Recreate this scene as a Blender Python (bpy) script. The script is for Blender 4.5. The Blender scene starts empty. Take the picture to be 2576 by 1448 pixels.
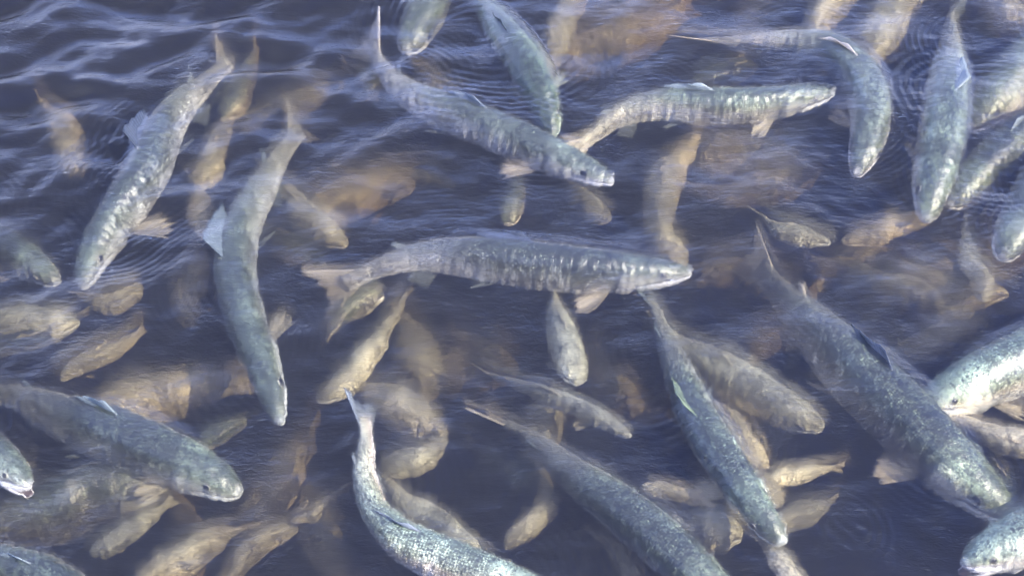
import bpy, math, random
import numpy as np
from mathutils import Vector, Matrix
random.seed(7)
SC = bpy.context.scene
COL = SC.collection

# ------------------------------------------------------------------ camera
PITCH = math.radians(50.0)
DIST = 2.29
CAM = Vector((0.0, -DIST * math.cos(PITCH), DIST * math.sin(PITCH)))
cam_d = bpy.data.cameras.new('camera')
cam = bpy.data.objects.new('camera', cam_d)
COL.objects.link(cam)
cam.location = CAM
cam.rotation_euler = (math.radians(90) - PITCH, 0, 0)
cam_d.lens = 50.0
cam_d.sensor_width = 36.0
cam_d.clip_end = 500.0
SC.camera = cam

# ------------------------------------------------------------------ sky and sun
SUN_AZ, SUN_EL = math.radians(118.0), math.radians(38.0)   # azimuth clockwise from +Y
world = bpy.data.worlds.new('World')
SC.world = world
world.use_nodes = True
wn, wl = world.node_tree.nodes, world.node_tree.links
wn.clear()
sky = wn.new('ShaderNodeTexSky')
sky.sky_type = 'NISHITA'
sky.sun_disc = False
sky.sun_elevation = SUN_EL
sky.sun_rotation = SUN_AZ
sky.dust_density = 0.3
sky.ozone_density = 5.0
sky.air_density = 1.3
tc = wn.new('ShaderNodeTexCoord')
cn = wn.new('ShaderNodeTexNoise')
cn.inputs['Scale'].default_value = 3.2
cn.inputs['Detail'].default_value = 7
cr = wn.new('ShaderNodeValToRGB')
cr.color_ramp.elements[0].position = 0.47
cr.color_ramp.elements[1].position = 0.64
cmul = wn.new('ShaderNodeMath'); cmul.operation = 'MULTIPLY'; cmul.inputs[1].default_value = 0.45
cm = wn.new('ShaderNodeMixRGB')
cm.inputs[2].default_value = (13.0, 13.6, 15.5, 1)
bg = wn.new('ShaderNodeBackground')
bg.inputs['Strength'].default_value = 0.15
wo = wn.new('ShaderNodeOutputWorld')
wl.new(tc.outputs['Generated'], cn.inputs['Vector'])
wl.new(cn.outputs['Fac'], cr.inputs[0])
wl.new(cr.outputs[0], cmul.inputs[0])
wl.new(cmul.outputs[0], cm.inputs[0])
tn = wn.new('ShaderNodeMixRGB'); tn.blend_type = 'MULTIPLY'; tn.inputs[0].default_value = 1.0
tn.inputs[2].default_value = (1.02, .95, 1.62, 1)
wl.new(sky.outputs[0], tn.inputs[1]); wl.new(tn.outputs[0], cm.inputs[1])
wl.new(cm.outputs[0], bg.inputs[0])
wl.new(bg.outputs[0], wo.inputs[0])

sun_d = bpy.data.lights.new('sun', 'SUN')
sun_d.energy = 5.0
sun_d.angle = math.radians(0.6)
sun_d.color = (1.0, 0.93, 0.82)
sun = bpy.data.objects.new('sun', sun_d)
COL.objects.link(sun)
to_sun = Vector((math.sin(SUN_AZ) * math.cos(SUN_EL), math.cos(SUN_AZ) * math.cos(SUN_EL), math.sin(SUN_EL)))
sun.rotation_euler = to_sun.to_track_quat('Z', 'Y').to_euler()
sun.location = to_sun * 5

SC.view_settings.view_transform = 'Standard'
SC.view_settings.look = 'None'
SC.view_settings.gamma = 1.0
SC.view_settings.exposure = 1.82
SC.cycles.use_denoising = True
SC.cycles.transparent_max_bounces = 16
SC.cycles.max_bounces = 8
SC.cycles.volume_bounces = 1
SC.cycles.sample_clamp_indirect = 6.0

# ------------------------------------------------------------------ helpers
FX, FY = math.cos(PITCH), math.sin(PITCH)
def ground(px, py, z=0.0):
    """point at height z seen at photograph position (px, py) on a 2576 x 1448 frame"""
    sx = (px - 1288) / 2576 * 36 / 50
    sy = (724 - py) / 2576 * 36 / 50
    d = Vector((sx, FX + sy * FY, -FY + sy * FX))
    t = (z - CAM.z) / d.z
    return CAM + d * t
def mpp(p):
    return (p - CAM).length * 0.72 / 2576

def nlink(nt, a, b): nt.links.new(a, b)
def new_mat(name):
    m = bpy.data.materials.new(name)
    m.use_nodes = True
    m.node_tree.nodes.clear()
    return m, m.node_tree.nodes, m.node_tree.links
def math_node(n, l, op, a, b=None, c=None, clamp=False):
    x = n.new('ShaderNodeMath'); x.operation = op; x.use_clamp = clamp
    for i, v in enumerate((a, b, c)):
        if v is None: continue
        if isinstance(v, (int, float)): x.inputs[i].default_value = v
        else: l.new(v, x.inputs[i])
    return x.outputs[0]
def mix_node(n, l, fac, a, b, mode='MIX'):
    x = n.new('ShaderNodeMixRGB'); x.blend_type = mode
    for i, v in enumerate((fac, a, b)):
        if isinstance(v, (int, float)): x.inputs[i].default_value = v
        elif isinstance(v, tuple): x.inputs[i].default_value = (*v, 1)
        else: l.new(v, x.inputs[i])
    return x.outputs[0]
def ramp_node(n, l, src, stops, interp='LINEAR'):
    r = n.new('ShaderNodeValToRGB')
    r.color_ramp.interpolation = interp
    e = r.color_ramp.elements
    while len(e) > 1: e.remove(e[-1])
    for i, (p, c) in enumerate(stops):
        if i: e.new(p)
        e[i].position = p
        e[i].color = (*c, 1) if isinstance(c, tuple) else (c, c, c, 1)
    l.new(src, r.inputs[0])
    return r.outputs[0]

# ------------------------------------------------------------------ materials
def skin_material(name, stops, spot, scale_dark, blotch, rough=0.34):
    m, n, l = new_mat(name)
    out = n.new('ShaderNodeOutputMaterial')
    p = n.new('ShaderNodeBsdfPrincipled')
    coat = n.new('ShaderNodeUVMap'); coat.uv_map = 'coat'
    arc = n.new('ShaderNodeUVMap'); arc.uv_map = 'arc'
    sep = n.new('ShaderNodeSeparateXYZ'); l.new(coat.outputs[0], sep.inputs[0])
    t, v = sep.outputs[0], sep.outputs[1]
    oi = n.new('ShaderNodeObjectInfo')
    # each fish samples its own patch of the patterns
    off = n.new('ShaderNodeVectorMath'); off.operation = 'ADD'
    l.new(arc.outputs[0], off.inputs[0]); l.new(oi.outputs['Random'], off.inputs[1])
    nz = n.new('ShaderNodeTexNoise'); nz.inputs['Scale'].default_value = 26; nz.inputs['Detail'].default_value = 6
    nz.inputs['Roughness'].default_value = 0.62
    l.new(off.outputs[0], nz.inputs['Vector'])
    vv = math_node(n, l, 'MULTIPLY_ADD', nz.outputs['Fac'], 0.34, v)
    vv = math_node(n, l, 'SUBTRACT', vv, 0.17)
    vv = math_node(n, l, 'ADD', vv, ramp_node(n, l, t, [(0.0, 0.08), (0.015, 0.04), (0.14, 0.0)]))
    base = ramp_node(n, l, vv, stops)
    # blotches
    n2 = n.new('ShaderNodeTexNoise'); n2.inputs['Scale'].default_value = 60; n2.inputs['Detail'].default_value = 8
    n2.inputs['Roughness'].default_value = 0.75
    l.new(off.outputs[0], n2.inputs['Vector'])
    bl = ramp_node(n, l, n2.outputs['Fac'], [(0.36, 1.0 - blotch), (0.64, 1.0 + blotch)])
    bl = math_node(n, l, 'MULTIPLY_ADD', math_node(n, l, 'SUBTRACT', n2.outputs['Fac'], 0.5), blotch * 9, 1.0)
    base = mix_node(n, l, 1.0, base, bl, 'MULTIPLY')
    n4 = n.new('ShaderNodeTexNoise'); n4.inputs['Scale'].default_value = 13; n4.inputs['Detail'].default_value = 2  # broad mottling: patches of ripple-focused sunlight put into the skin colour
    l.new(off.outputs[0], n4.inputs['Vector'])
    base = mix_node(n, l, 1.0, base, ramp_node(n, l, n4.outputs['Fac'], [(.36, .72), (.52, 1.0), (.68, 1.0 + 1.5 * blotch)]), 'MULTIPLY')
    tailc = math_node(n, l, 'MULTIPLY', ramp_node(n, l, t, [(0.55, 0.0), (0.95, 0.75)]), nz.outputs['Fac'])
    base = mix_node(n, l, math_node(n, l, 'MULTIPLY', tailc, 1.3), base, (.50, .45, .35))
    # fine pale and dark grain of the skin
    n3 = n.new('ShaderNodeTexNoise'); n3.inputs['Scale'].default_value = 330; n3.inputs['Detail'].default_value = 3
    l.new(off.outputs[0], n3.inputs['Vector'])
    base = mix_node(n, l, 1.0, base, math_node(n, l, 'MULTIPLY_ADD', n3.outputs['Fac'], 3.6, -0.85), 'MULTIPLY')
    # scale rows
    vs = n.new('ShaderNodeTexVoronoi'); vs.inputs['Scale'].default_value = 235; vs.inputs['Randomness'].default_value = 0.35
    l.new(off.outputs[0], vs.inputs['Vector'])
    sc = ramp_node(n, l, vs.outputs['Distance'], [(0.15, 1.0 + scale_dark * .5), (0.62, 1.0 - scale_dark)])
    body = math_node(n, l, 'MULTIPLY', ramp_node(n, l, t, [(0.17, 0.0), (0.22, 1.0)]), ramp_node(n, l, v, [(0.6, 1.0), (0.85, 0.2)]))
    base = mix_node(n, l, body, base, mix_node(n, l, 1.0, base, sc, 'MULTIPLY'))
    # dark spots
    vp = n.new('ShaderNodeTexVoronoi'); vp.inputs['Scale'].default_value = 130
    l.new(off.outputs[0], vp.inputs['Vector'])
    sepc = n.new('ShaderNodeSeparateColor'); l.new(vp.outputs['Color'], sepc.inputs[0])
    rad = math_node(n, l, 'MULTIPLY', math_node(n, l, 'GREATER_THAN', sepc.outputs[0], 0.45), 0.30)
    sp = math_node(n, l, 'LESS_THAN', vp.outputs['Distance'], rad)
    sp = math_node(n, l, 'MULTIPLY', sp, ramp_node(n, l, v, [(0.0, 1.0), (0.48, 0.9), (0.62, 0.0)]))
    sp = math_node(n, l, 'MULTIPLY', sp, spot)
    base = mix_node(n, l, sp, base, (0.018, 0.022, 0.02))
    jw = math_node(n, l, 'MULTIPLY', ramp_node(n, l, math_node(n, l, 'SUBTRACT', v, math_node(n, l, 'MULTIPLY_ADD', t, 0.75, 0.45)), [(0.0, 0.0), (0.03, 1.0)]), ramp_node(n, l, t, [(0.10, 1.0), (0.17, 0.0)]))
    base = mix_node(n, l, math_node(n, l, 'MULTIPLY', jw, 0.55), base, (.84, .84, .82))
    snout = ramp_node(n, l, math_node(n, l, 'ADD', t, math_node(n, l, 'MULTIPLY', nz.outputs['Fac'], 0.012)), [(0.006, 0.3), (0.018, 0.0)])
    base = mix_node(n, l, snout, base, (.80, .80, .80))
    cheek = math_node(n, l, 'MULTIPLY', ramp_node(n, l, t, [(0.10, 0.0), (0.13, 1.0), (0.185, 1.0), (0.2, 0.0)]), ramp_node(n, l, v, [(0.36, 0.0), (0.44, 1.0), (0.62, 1.0), (0.7, 0.0)]))
    base = mix_node(n, l, math_node(n, l, 'MULTIPLY', cheek, 0.2), base, (.62, .60, .55))
    # gill cover edge and mouth line
    tt = math_node(n, l, 'ADD', t, math_node(n, l, 'MULTIPLY', math_node(n, l, 'POWER', math_node(n, l, 'SUBTRACT', v, 0.62), 2), 0.22))
    g = math_node(n, l, 'ABSOLUTE', math_node(n, l, 'SUBTRACT', tt, 0.205))
    g = ramp_node(n, l, g, [(0.0, 0.9), (0.009, 0.0)])
    g = math_node(n, l, 'MULTIPLY', g, ramp_node(n, l, v, [(0.30, 0.0), (0.42, 1.0)]))
    base = mix_node(n, l, g, base, (0.03, 0.035, 0.045))
    mline = math_node(n, l, 'ABSOLUTE', math_node(n, l, 'SUBTRACT', v, math_node(n, l, 'MULTIPLY_ADD', t, 0.75, 0.45)))
    mline = ramp_node(n, l, mline, [(0.0, 0.95), (0.035, 0.0)])
    mline = math_node(n, l, 'MULTIPLY', mline, ramp_node(n, l, t, [(0.115, 1.0), (0.13, 0.0)]))
    base = mix_node(n, l, mline, base, (0.02, 0.02, 0.03))
    base = mix_node(n, l, 1.0, base, oi.outputs['Color'], 'MULTIPLY')
    l.new(base, p.inputs['Base Color'])
    p.inputs['Roughness'].default_value = rough + .04
    p.inputs['Metallic'].default_value = 0.12
    p.inputs['Specular IOR Level'].default_value = 0.6
    p.inputs['Sheen Weight'].default_value = 0.2
    p.inputs['Sheen Roughness'].default_value = 0.35
    # wet folds and scales
    w = n.new('ShaderNodeTexNoise'); w.inputs['Scale'].default_value = 1; w.inputs['Detail'].default_value = 4
    mp = n.new('ShaderNodeMapping'); mp.inputs['Rotation'].default_value = (0, 0, .5); mp.inputs['Scale'].default_value = (85, 45, 30)
    l.new(off.outputs[0], mp.inputs[0]); l.new(mp.outputs[0], w.inputs['Vector'])
    hgt = math_node(n, l, 'ADD', math_node(n, l, 'MULTIPLY', w.outputs['Fac'], 1.4),
                    math_node(n, l, 'MULTIPLY', math_node(n, l, 'MULTIPLY', vs.outputs['Distance'], body), -0.16))
    b = n.new('ShaderNodeBump'); b.inputs['Strength'].default_value = 0.3; b.inputs['Distance'].default_value = 0.006
    l.new(hgt, b.inputs['Height']); l.new(b.outputs[0], p.inputs['Normal'])
    l.new(p.outputs[0], out.inputs[0])
    return m

STEEL = skin_material('skin_steel', [(0.0, (.034, .042, .027)), (.28, (.060, .070, .046)), (.41, (.125, .13, .10)),
                                     (.51, (.24, .245, .21)), (.62, (.46, .46, .44)), (.76, (.80, .79, .76))], 0.75, 0.8, 0.45)
OLIVE = skin_material('skin_olive', [(0.0, (.034, .042, .026)), (.28, (.064, .075, .046)), (.40, (.14, .145, .10)),
                                     (.52, (.24, .22, .18)), (.62, (.42, .40, .34)), (.76, (.82, .78, .68))], 0.85, 0.85, 0.5)
SPOTTED = skin_material('skin_spotted', [(0.0, (.10, .13, .09)), (.25, (.17, .20, .13)), (.42, (.30, .32, .22)),
                                         (.52, (.44, .38, .28)), (.66, (.60, .60, .56)), (.84, (.86, .86, .84))], 0.95, 0.7, 0.35)
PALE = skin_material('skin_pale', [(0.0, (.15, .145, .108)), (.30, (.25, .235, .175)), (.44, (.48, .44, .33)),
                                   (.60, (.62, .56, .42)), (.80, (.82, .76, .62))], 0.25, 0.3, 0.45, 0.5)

def fin_material(name, c1, c2):
    m, n, l = new_mat(name)
    out = n.new('ShaderNodeOutputMaterial')
    uv = n.new('ShaderNodeUVMap'); uv.uv_map = 'coat'
    sep = n.new('ShaderNodeSeparateXYZ'); l.new(uv.outputs[0], sep.inputs[0])
    oi = n.new('ShaderNodeObjectInfo')
    wv = math_node(n, l, 'SINE', math_node(n, l, 'MULTIPLY', sep.outputs[0], 82.0))
    wv = math_node(n, l, 'MULTIPLY_ADD', wv, 0.10, 0.5)
    nz = n.new('ShaderNodeTexNoise'); nz.inputs['Scale'].default_value = 9; nz.inputs['Detail'].default_value = 5
    l.new(uv.outputs[0], nz.inputs['Vector'])
    f = math_node(n, l, 'MULTIPLY', wv, math_node(n, l, 'MULTIPLY', nz.outputs['Fac'], 1.7))
    c = mix_node(n, l, f, c1, c2)
    c = mix_node(n, l, 1.0, c, oi.outputs['Color'], 'MULTIPLY')
    p = n.new('ShaderNodeBsdfPrincipled'); l.new(c, p.inputs['Base Color'])
    p.inputs['Roughness'].default_value = 0.4
    tr = n.new('ShaderNodeBsdfTranslucent'); l.new(c, tr.inputs[0])
    mx = n.new('ShaderNodeMixShader'); mx.inputs[0].default_value = 0.35
    b = n.new('ShaderNodeBump'); b.inputs['Strength'].default_value = 0.5; b.inputs['Distance'].default_value = 0.002
    l.new(wv, b.inputs['Height']); l.new(b.outputs[0], p.inputs['Normal'])
    l.new(p.outputs[0], mx.inputs[1]); l.new(tr.outputs[0], mx.inputs[2])
    l.new(mx.outputs[0], out.inputs[0])
    return m
FIN_GREY = fin_material('fin_grey', (.06, .075, .08), (.20, .22, .22))
FIN_TAN = fin_material('fin_tan', (.20, .17, .12), (.58, .52, .40))
FIN_GREEN = fin_material('fin_green', (.06, .075, .045), (.14, .16, .10))
FIN_DARK = fin_material('fin_dark', (.012, .016, .022), (.07, .08, .10))

def flat_mat(name, col, rough):
    m, n, l = new_mat(name)
    out = n.new('ShaderNodeOutputMaterial')
    p = n.new('ShaderNodeBsdfPrincipled')
    nz = n.new('ShaderNodeTexNoise'); nz.inputs['Scale'].default_value = 220; nz.inputs['Detail'].default_value = 4
    tcn = n.new('ShaderNodeTexCoord'); l.new(tcn.outputs['Object'], nz.inputs['Vector'])
    c = mix_node(n, l, nz.outputs['Fac'], tuple(x * .6 for x in col), tuple(min(1, x * 1.35) for x in col))
    l.new(c, p.inputs['Base Color'])
    p.inputs['Roughness'].default_value = rough + .04
    l.new(p.outputs[0], out.inputs[0])
    return m
PUPIL = flat_mat('pupil', (.006, .007, .01), 0.08)
IRIS = flat_mat('iris', (.26, .25, .18), 0.2)
JAW_WHITE = flat_mat('jaw_white', (.74, .73, .72), 0.3)
MOUTH_DARK = flat_mat('mouth_dark', (.10, .07, .08), 0.5)

# ------------------------------------------------------------------ mesh building
def smoothmesh(name, co, faces, uv_arc, uv_coat, mats, parent=None, fmat=None):
    me = bpy.data.meshes.new(name)
    me.from_pydata([tuple(c) for c in co], [], faces)
    for nm, arr in (('arc', uv_arc), ('coat', uv_coat)):
        if arr is None: continue
        lay = me.uv_layers.new(name=nm)
        vi = np.empty(len(me.loops), dtype=np.int32)
        me.loops.foreach_get('vertex_index', vi)
        lay.data.foreach_set('uv', np.asarray(arr, dtype=np.float32)[vi].ravel())
    for m in mats: me.materials.append(m)
    if fmat is not None: me.polygons.foreach_set('material_index', fmat)
    me.polygons.foreach_set('use_smooth', [True] * len(me.polygons))
    me.update()
    o = bpy.data.objects.new(name, me)
    COL.objects.link(o)
    if parent is not None: o.parent = parent
    return o

def catmull(P, n):
    P = np.array(P, float)
    P = np.vstack([2 * P[0] - P[1], P, 2 * P[-1] - P[-2]])
    seg = len(P) - 3
    out = []
    for i in range(seg):
        p0, p1, p2, p3 = P[i:i + 4]
        for t in np.linspace(0, 1, 24, endpoint=(i == seg - 1)):
            out.append(.5 * ((2 * p1) + (-p0 + p2) * t + (2 * p0 - 5 * p1 + 4 * p2 - p3) * t * t + (-p0 + 3 * p1 - 3 * p2 + p3) * t ** 3))
    out = np.array(out)
    d = np.r_[0, np.cumsum(np.linalg.norm(np.diff(out, axis=0), axis=1))]
    s = np.linspace(0, d[-1], n)
    return np.stack([np.interp(s, d, out[:, k]) for k in range(3)], 1), d[-1]

KT = [0, .006, .02, .05, .09, .15, .22, .30, .40, .50, .60, .70, .80, .88, .93, .96]
KW = [.12, .28, .45, .61, .74, .86, .95, 1., 1., .95, .82, .62, .42, .27, .18, .09]
KU = [.10, .20, .32, .48, .63, .78, .91, .98, 1., .97, .87, .70, .50, .37, .36, .38]
KD = [.08, .20, .31, .46, .60, .78, .93, 1., 1.02, .99, .88, .70, .50, .37, .36, .38]
def smooth_interp(t, X, Y):
    t = np.asarray(t, float)
    h = .012
    return sum(np.interp(np.clip(t + d * h, 0, 1), X, Y) * w for d, w in ((-1, .25), (0, .5), (1, .25)))

def wob(x, y, k=1.0):
    """smooth pseudo random field"""
    return (np.sin(61 * x * k + 23 * y * k + 1.3) + np.sin(-37 * x * k + 71 * y * k + .4) * .8 + np.sin(118 * x * k - 49 * y * k + 2.) * .5
            + np.sin(29 * x * k + 131 * y * k) * .45 + np.sin(190 * x * k + 150 * y * k + 3.1) * .25)

NT, NA = 168, 40
def grid_faces(nu, nv, wrap):
    f = []
    for i in range(nu - 1):
        for j in range(nv if wrap else nv - 1):
            j2 = (j + 1) % nv
            f.append((i * nv + j, i * nv + j2, (i + 1) * nv + j2, (i + 1) * nv + j))
    return f

class Frame:
    """the curved axis of one fish: t = 0 at the snout, 1 at the tail tips"""
    def __init__(s, pts, W, sub, roll, tall):
        mid = pts[len(pts) // 2]
        g = ground(*mid)
        h0 = (ground(*pts[0]) - ground(*pts[-1])).normalized()
        asp = 1.28 * tall
        ap = math.sqrt((math.sin(PITCH)) ** 2 + (asp * math.cos(PITCH)) ** 2)
        s.a = .93 * W * mpp(g) / 2 / (1 + (ap - 1) * abs(h0.x))
        s.b = s.a * asp
        n = len(pts)
        P = []
        for i, p in enumerate(pts):
            f = i / (n - 1)
            dp = sub[0] + (sub[1] - sub[0]) * f if len(sub) == 2 else (np.interp(f, np.linspace(0, 1, len(sub)), sub))
            z = -(dp + s.b)
            P.append(tuple(ground(p[0], p[1], z)))
        P = P[::-1]
        s.C, s.L = catmull(P, 160)
        T = np.gradient(s.C, axis=0)
        T = -T / np.linalg.norm(T, axis=1)[:, None]        # points to the head
        s.T = T
        tt = np.linspace(0, 1, 160)
        r = np.radians(np.interp(tt, [0, .35, .75, 1], [roll[0], roll[0], roll[1], roll[1]]))
        Z = np.array([0, 0, 1.])
        S0 = np.cross(T, Z); S0 /= np.linalg.norm(S0, axis=1)[:, None]   # right hand side
        U0 = np.cross(S0, T)
        s.U = U0 * np.cos(r)[:, None] + S0 * np.sin(r)[:, None]
        s.S = np.cross(T, s.U)
        s.tt = tt
    def at(s, t):
        t = np.clip(np.asarray(t, float), 0, 1)
        g = lambda A: np.stack([np.interp(t, s.tt, A[:, k]) for k in range(3)], -1)
        return g(s.C), g(s.T), g(s.U), g(s.S)
    def radii(s, t):
        return smooth_interp(t, KT, KW) * s.a, smooth_interp(t, KT, KU) * s.b, smooth_interp(t, KT, KD) * s.b
    def surf(s, t, ang):
        """ang in radians from the back, positive to the right side"""
        c, T, U, S = s.at(t)
        w, u, d = s.radii(t)
        ang = np.asarray(ang, float)
        ca, sa = np.cos(ang), np.sin(ang)
        hh = np.where(ca > 0, u, d)
        pw = 0.92
        x = np.sign(sa) * np.abs(sa) ** pw * w
        y = np.sign(ca) * np.abs(ca) ** pw * hh
        return c + S * x[..., None] + U * y[..., None]

def wobble(P, amp):
    if amp <= 0: return P
    x, y = P[:, 0], P[:, 1]
    Q = P.copy()
    if amp > .0033:      # seen through more water: broad slow bends
        Q[:, 0] += amp * (.5 * wob(x * .55 + 2, y * .55) + .12 * np.sin(210 * y + 2.2 * wob(x * .5, y * .5)))
        Q[:, 1] += amp * (.5 * wob(y * .5 + 3, x * .5 + 1) + .12 * np.sin(190 * x + 2.4 * wob(y * .5, x * .5)))
        return Q
    Q[:, 0] += amp * (.26 * wob(x * 1.3, y * 1.3) + .30 * np.sin(430 * y + 2.2 * wob(x * .5, y * .5)) + .2 * np.sin(260 * x + 310 * y))
    Q[:, 1] += amp * (.26 * wob(y * 1.2 + 3, x * 1.2 + 1) + .30 * np.sin(390 * x + 2.4 * wob(y * .5, x * .5)) + .2 * np.sin(-280 * x + 240 * y))
    return Q

def body_mesh(F, mat, amp, gape):
    t = np.concatenate([np.linspace(0, .03, 8, endpoint=False) ** 1.0, np.linspace(.03, .96, NT - 8)])
    ang = np.linspace(-math.pi, math.pi, NA, endpoint=False)
    TT, AA = np.meshgrid(t, ang, indexing='ij')
    P = F.surf(TT.ravel(), AA.ravel()).reshape(NT, NA, 3)
    C = F.at(t)[0][:, None, :]
    V = np.abs(AA) / math.pi
    r = P - C
    k = np.ones_like(TT)
    # mouth cleft, gill step, eye socket, brow ridge
    ml = .45 + .75 * TT
    k -= .2 * np.exp(-((V - ml) / .028) ** 2) * (TT < .125) * np.clip((.125 - TT) / .02, 0, 1)
    ge = TT + .22 * (V - .62) ** 2
    k += .075 * np.exp(-((ge - .19) / .018) ** 2) * (V > .3) - .05 * np.exp(-((ge - .212) / .007) ** 2) * (V > .3)
    k += .05 * np.exp(-((TT - .07) / .02) ** 2 - ((V - .30) / .06) ** 2)
    k -= .05 * np.exp(-((TT - .075) / .016) ** 2 - ((V - .375) / .06) ** 2)
    P = C + r * k[..., None]
    # lateral flank undulation
    co = P.reshape(-1, 3)
    co = wobble(co, amp)
    faces = grid_faces(NT, NA, True)
    n0 = len(co)
    co = np.vstack([co, co[:NA].mean(0) + F.at(0.)[1] * F.a * .06, co[-NA:].mean(0)])
    for j in range(NA):
        faces.append((n0, (j + 1) % NA, j))
        b = (NT - 1) * NA
        faces.append((n0 + 1, b + j, b + (j + 1) % NA))
    arc = np.stack([TT * F.L, AA * .5 * (F.a + F.b)], -1).reshape(-1, 2)
    arc = np.vstack([arc, [0, 0], [F.L, 0]])
    coat = np.vstack([np.stack([TT, V], -1).reshape(-1, 2), [0, .5], [.96, .5]])
    return co, faces, arc, coat

def fin(name, root, tip, thick, mat, parent, rays=14, segs=7, edge=.05, seed=0, color=None, curl=None):
    """a thin ribbed membrane between a root line and a tip line (both n x 3), with a ragged edge"""
    rnd = np.random.RandomState(seed)
    root, tip = np.array(root, float), np.array(tip, float)
    nr = rays
    q = np.linspace(0, 1, nr)
    R = np.stack([np.interp(q, np.linspace(0, 1, len(root)), root[:, k]) for k in range(3)], 1)
    Tp = np.stack([np.interp(q, np.linspace(0, 1, len(tip)), tip[:, k]) for k in range(3)], 1)
    rag = 1 - edge * rnd.rand(nr) - edge * .8 * (1 + np.sin(q * 23 + seed)) * .5
    nrm = np.cross(R[-1] - R[0], Tp.mean(0) - R.mean(0)); nrm /= (np.linalg.norm(nrm) + 1e-9)
    G = np.zeros((nr, segs, 3))
    for j in range(segs):
        f = j / (segs - 1)
        G[:, j] = R + (Tp - R) * (f * rag)[:, None] + nrm * (np.sin(q * 9 + seed) * thick * 1.6 * f + (curl or 0) * f * f)[:, None]
    th = thick * (1 - .75 * np.linspace(0, 1, segs))[None, :, None] * nrm
    A, B = (G + th).reshape(-1, 3), (G - th).reshape(-1, 3)
    co = np.vstack([A, B]); m = nr * segs
    f = grid_faces(nr, segs, False)
    faces = [tuple(x) for x in f] + [tuple(m + y for y in x[::-1]) for x in f]
    ring = [i * segs for i in range(nr)] + [(nr - 1) * segs + j for j in range(1, segs)] + [i * segs + segs - 1 for i in range(nr - 2, -1, -1)] + [j for j in range(segs - 2, 0, -1)]
    for a, b in zip(ring, ring[1:] + ring[:1]): faces.append((a, b, b + m, a + m))
    U, V = np.meshgrid(q, np.linspace(0, 1, segs), indexing='ij')
    uv = np.stack([U, V], -1).reshape(-1, 2)
    uv = np.vstack([uv, uv])
    o = smoothmesh(name, co, faces, None, uv, [mat], parent)
    if color is not None: o.color = color
    return o

def ellipsoid(name, c, ax, parent, mats, cap=None, nu=10, nv=16):
    """ellipsoid with axes ax (3 vectors); cap: share of the +ax[0] pole that takes the second material"""
    co, faces, fm = [], [], []
    for i in range(nu + 1):
        th = math.pi * i / nu
        for j in range(nv):
            ph = 2 * math.pi * j / nv
            co.append(c + ax[0] * math.cos(th) + ax[1] * math.sin(th) * math.cos(ph) + ax[2] * math.sin(th) * math.sin(ph))
    for i in range(nu):
        for j in range(nv):
            j2 = (j + 1) % nv
            faces.append((i * nv + j, (i + 1) * nv + j, (i + 1) * nv + j2, i * nv + j2))
            fm.append(1 if (cap is not None and i < cap) else 0)
    return smoothmesh(name, co, faces, None, None, mats, parent, fm)

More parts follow.
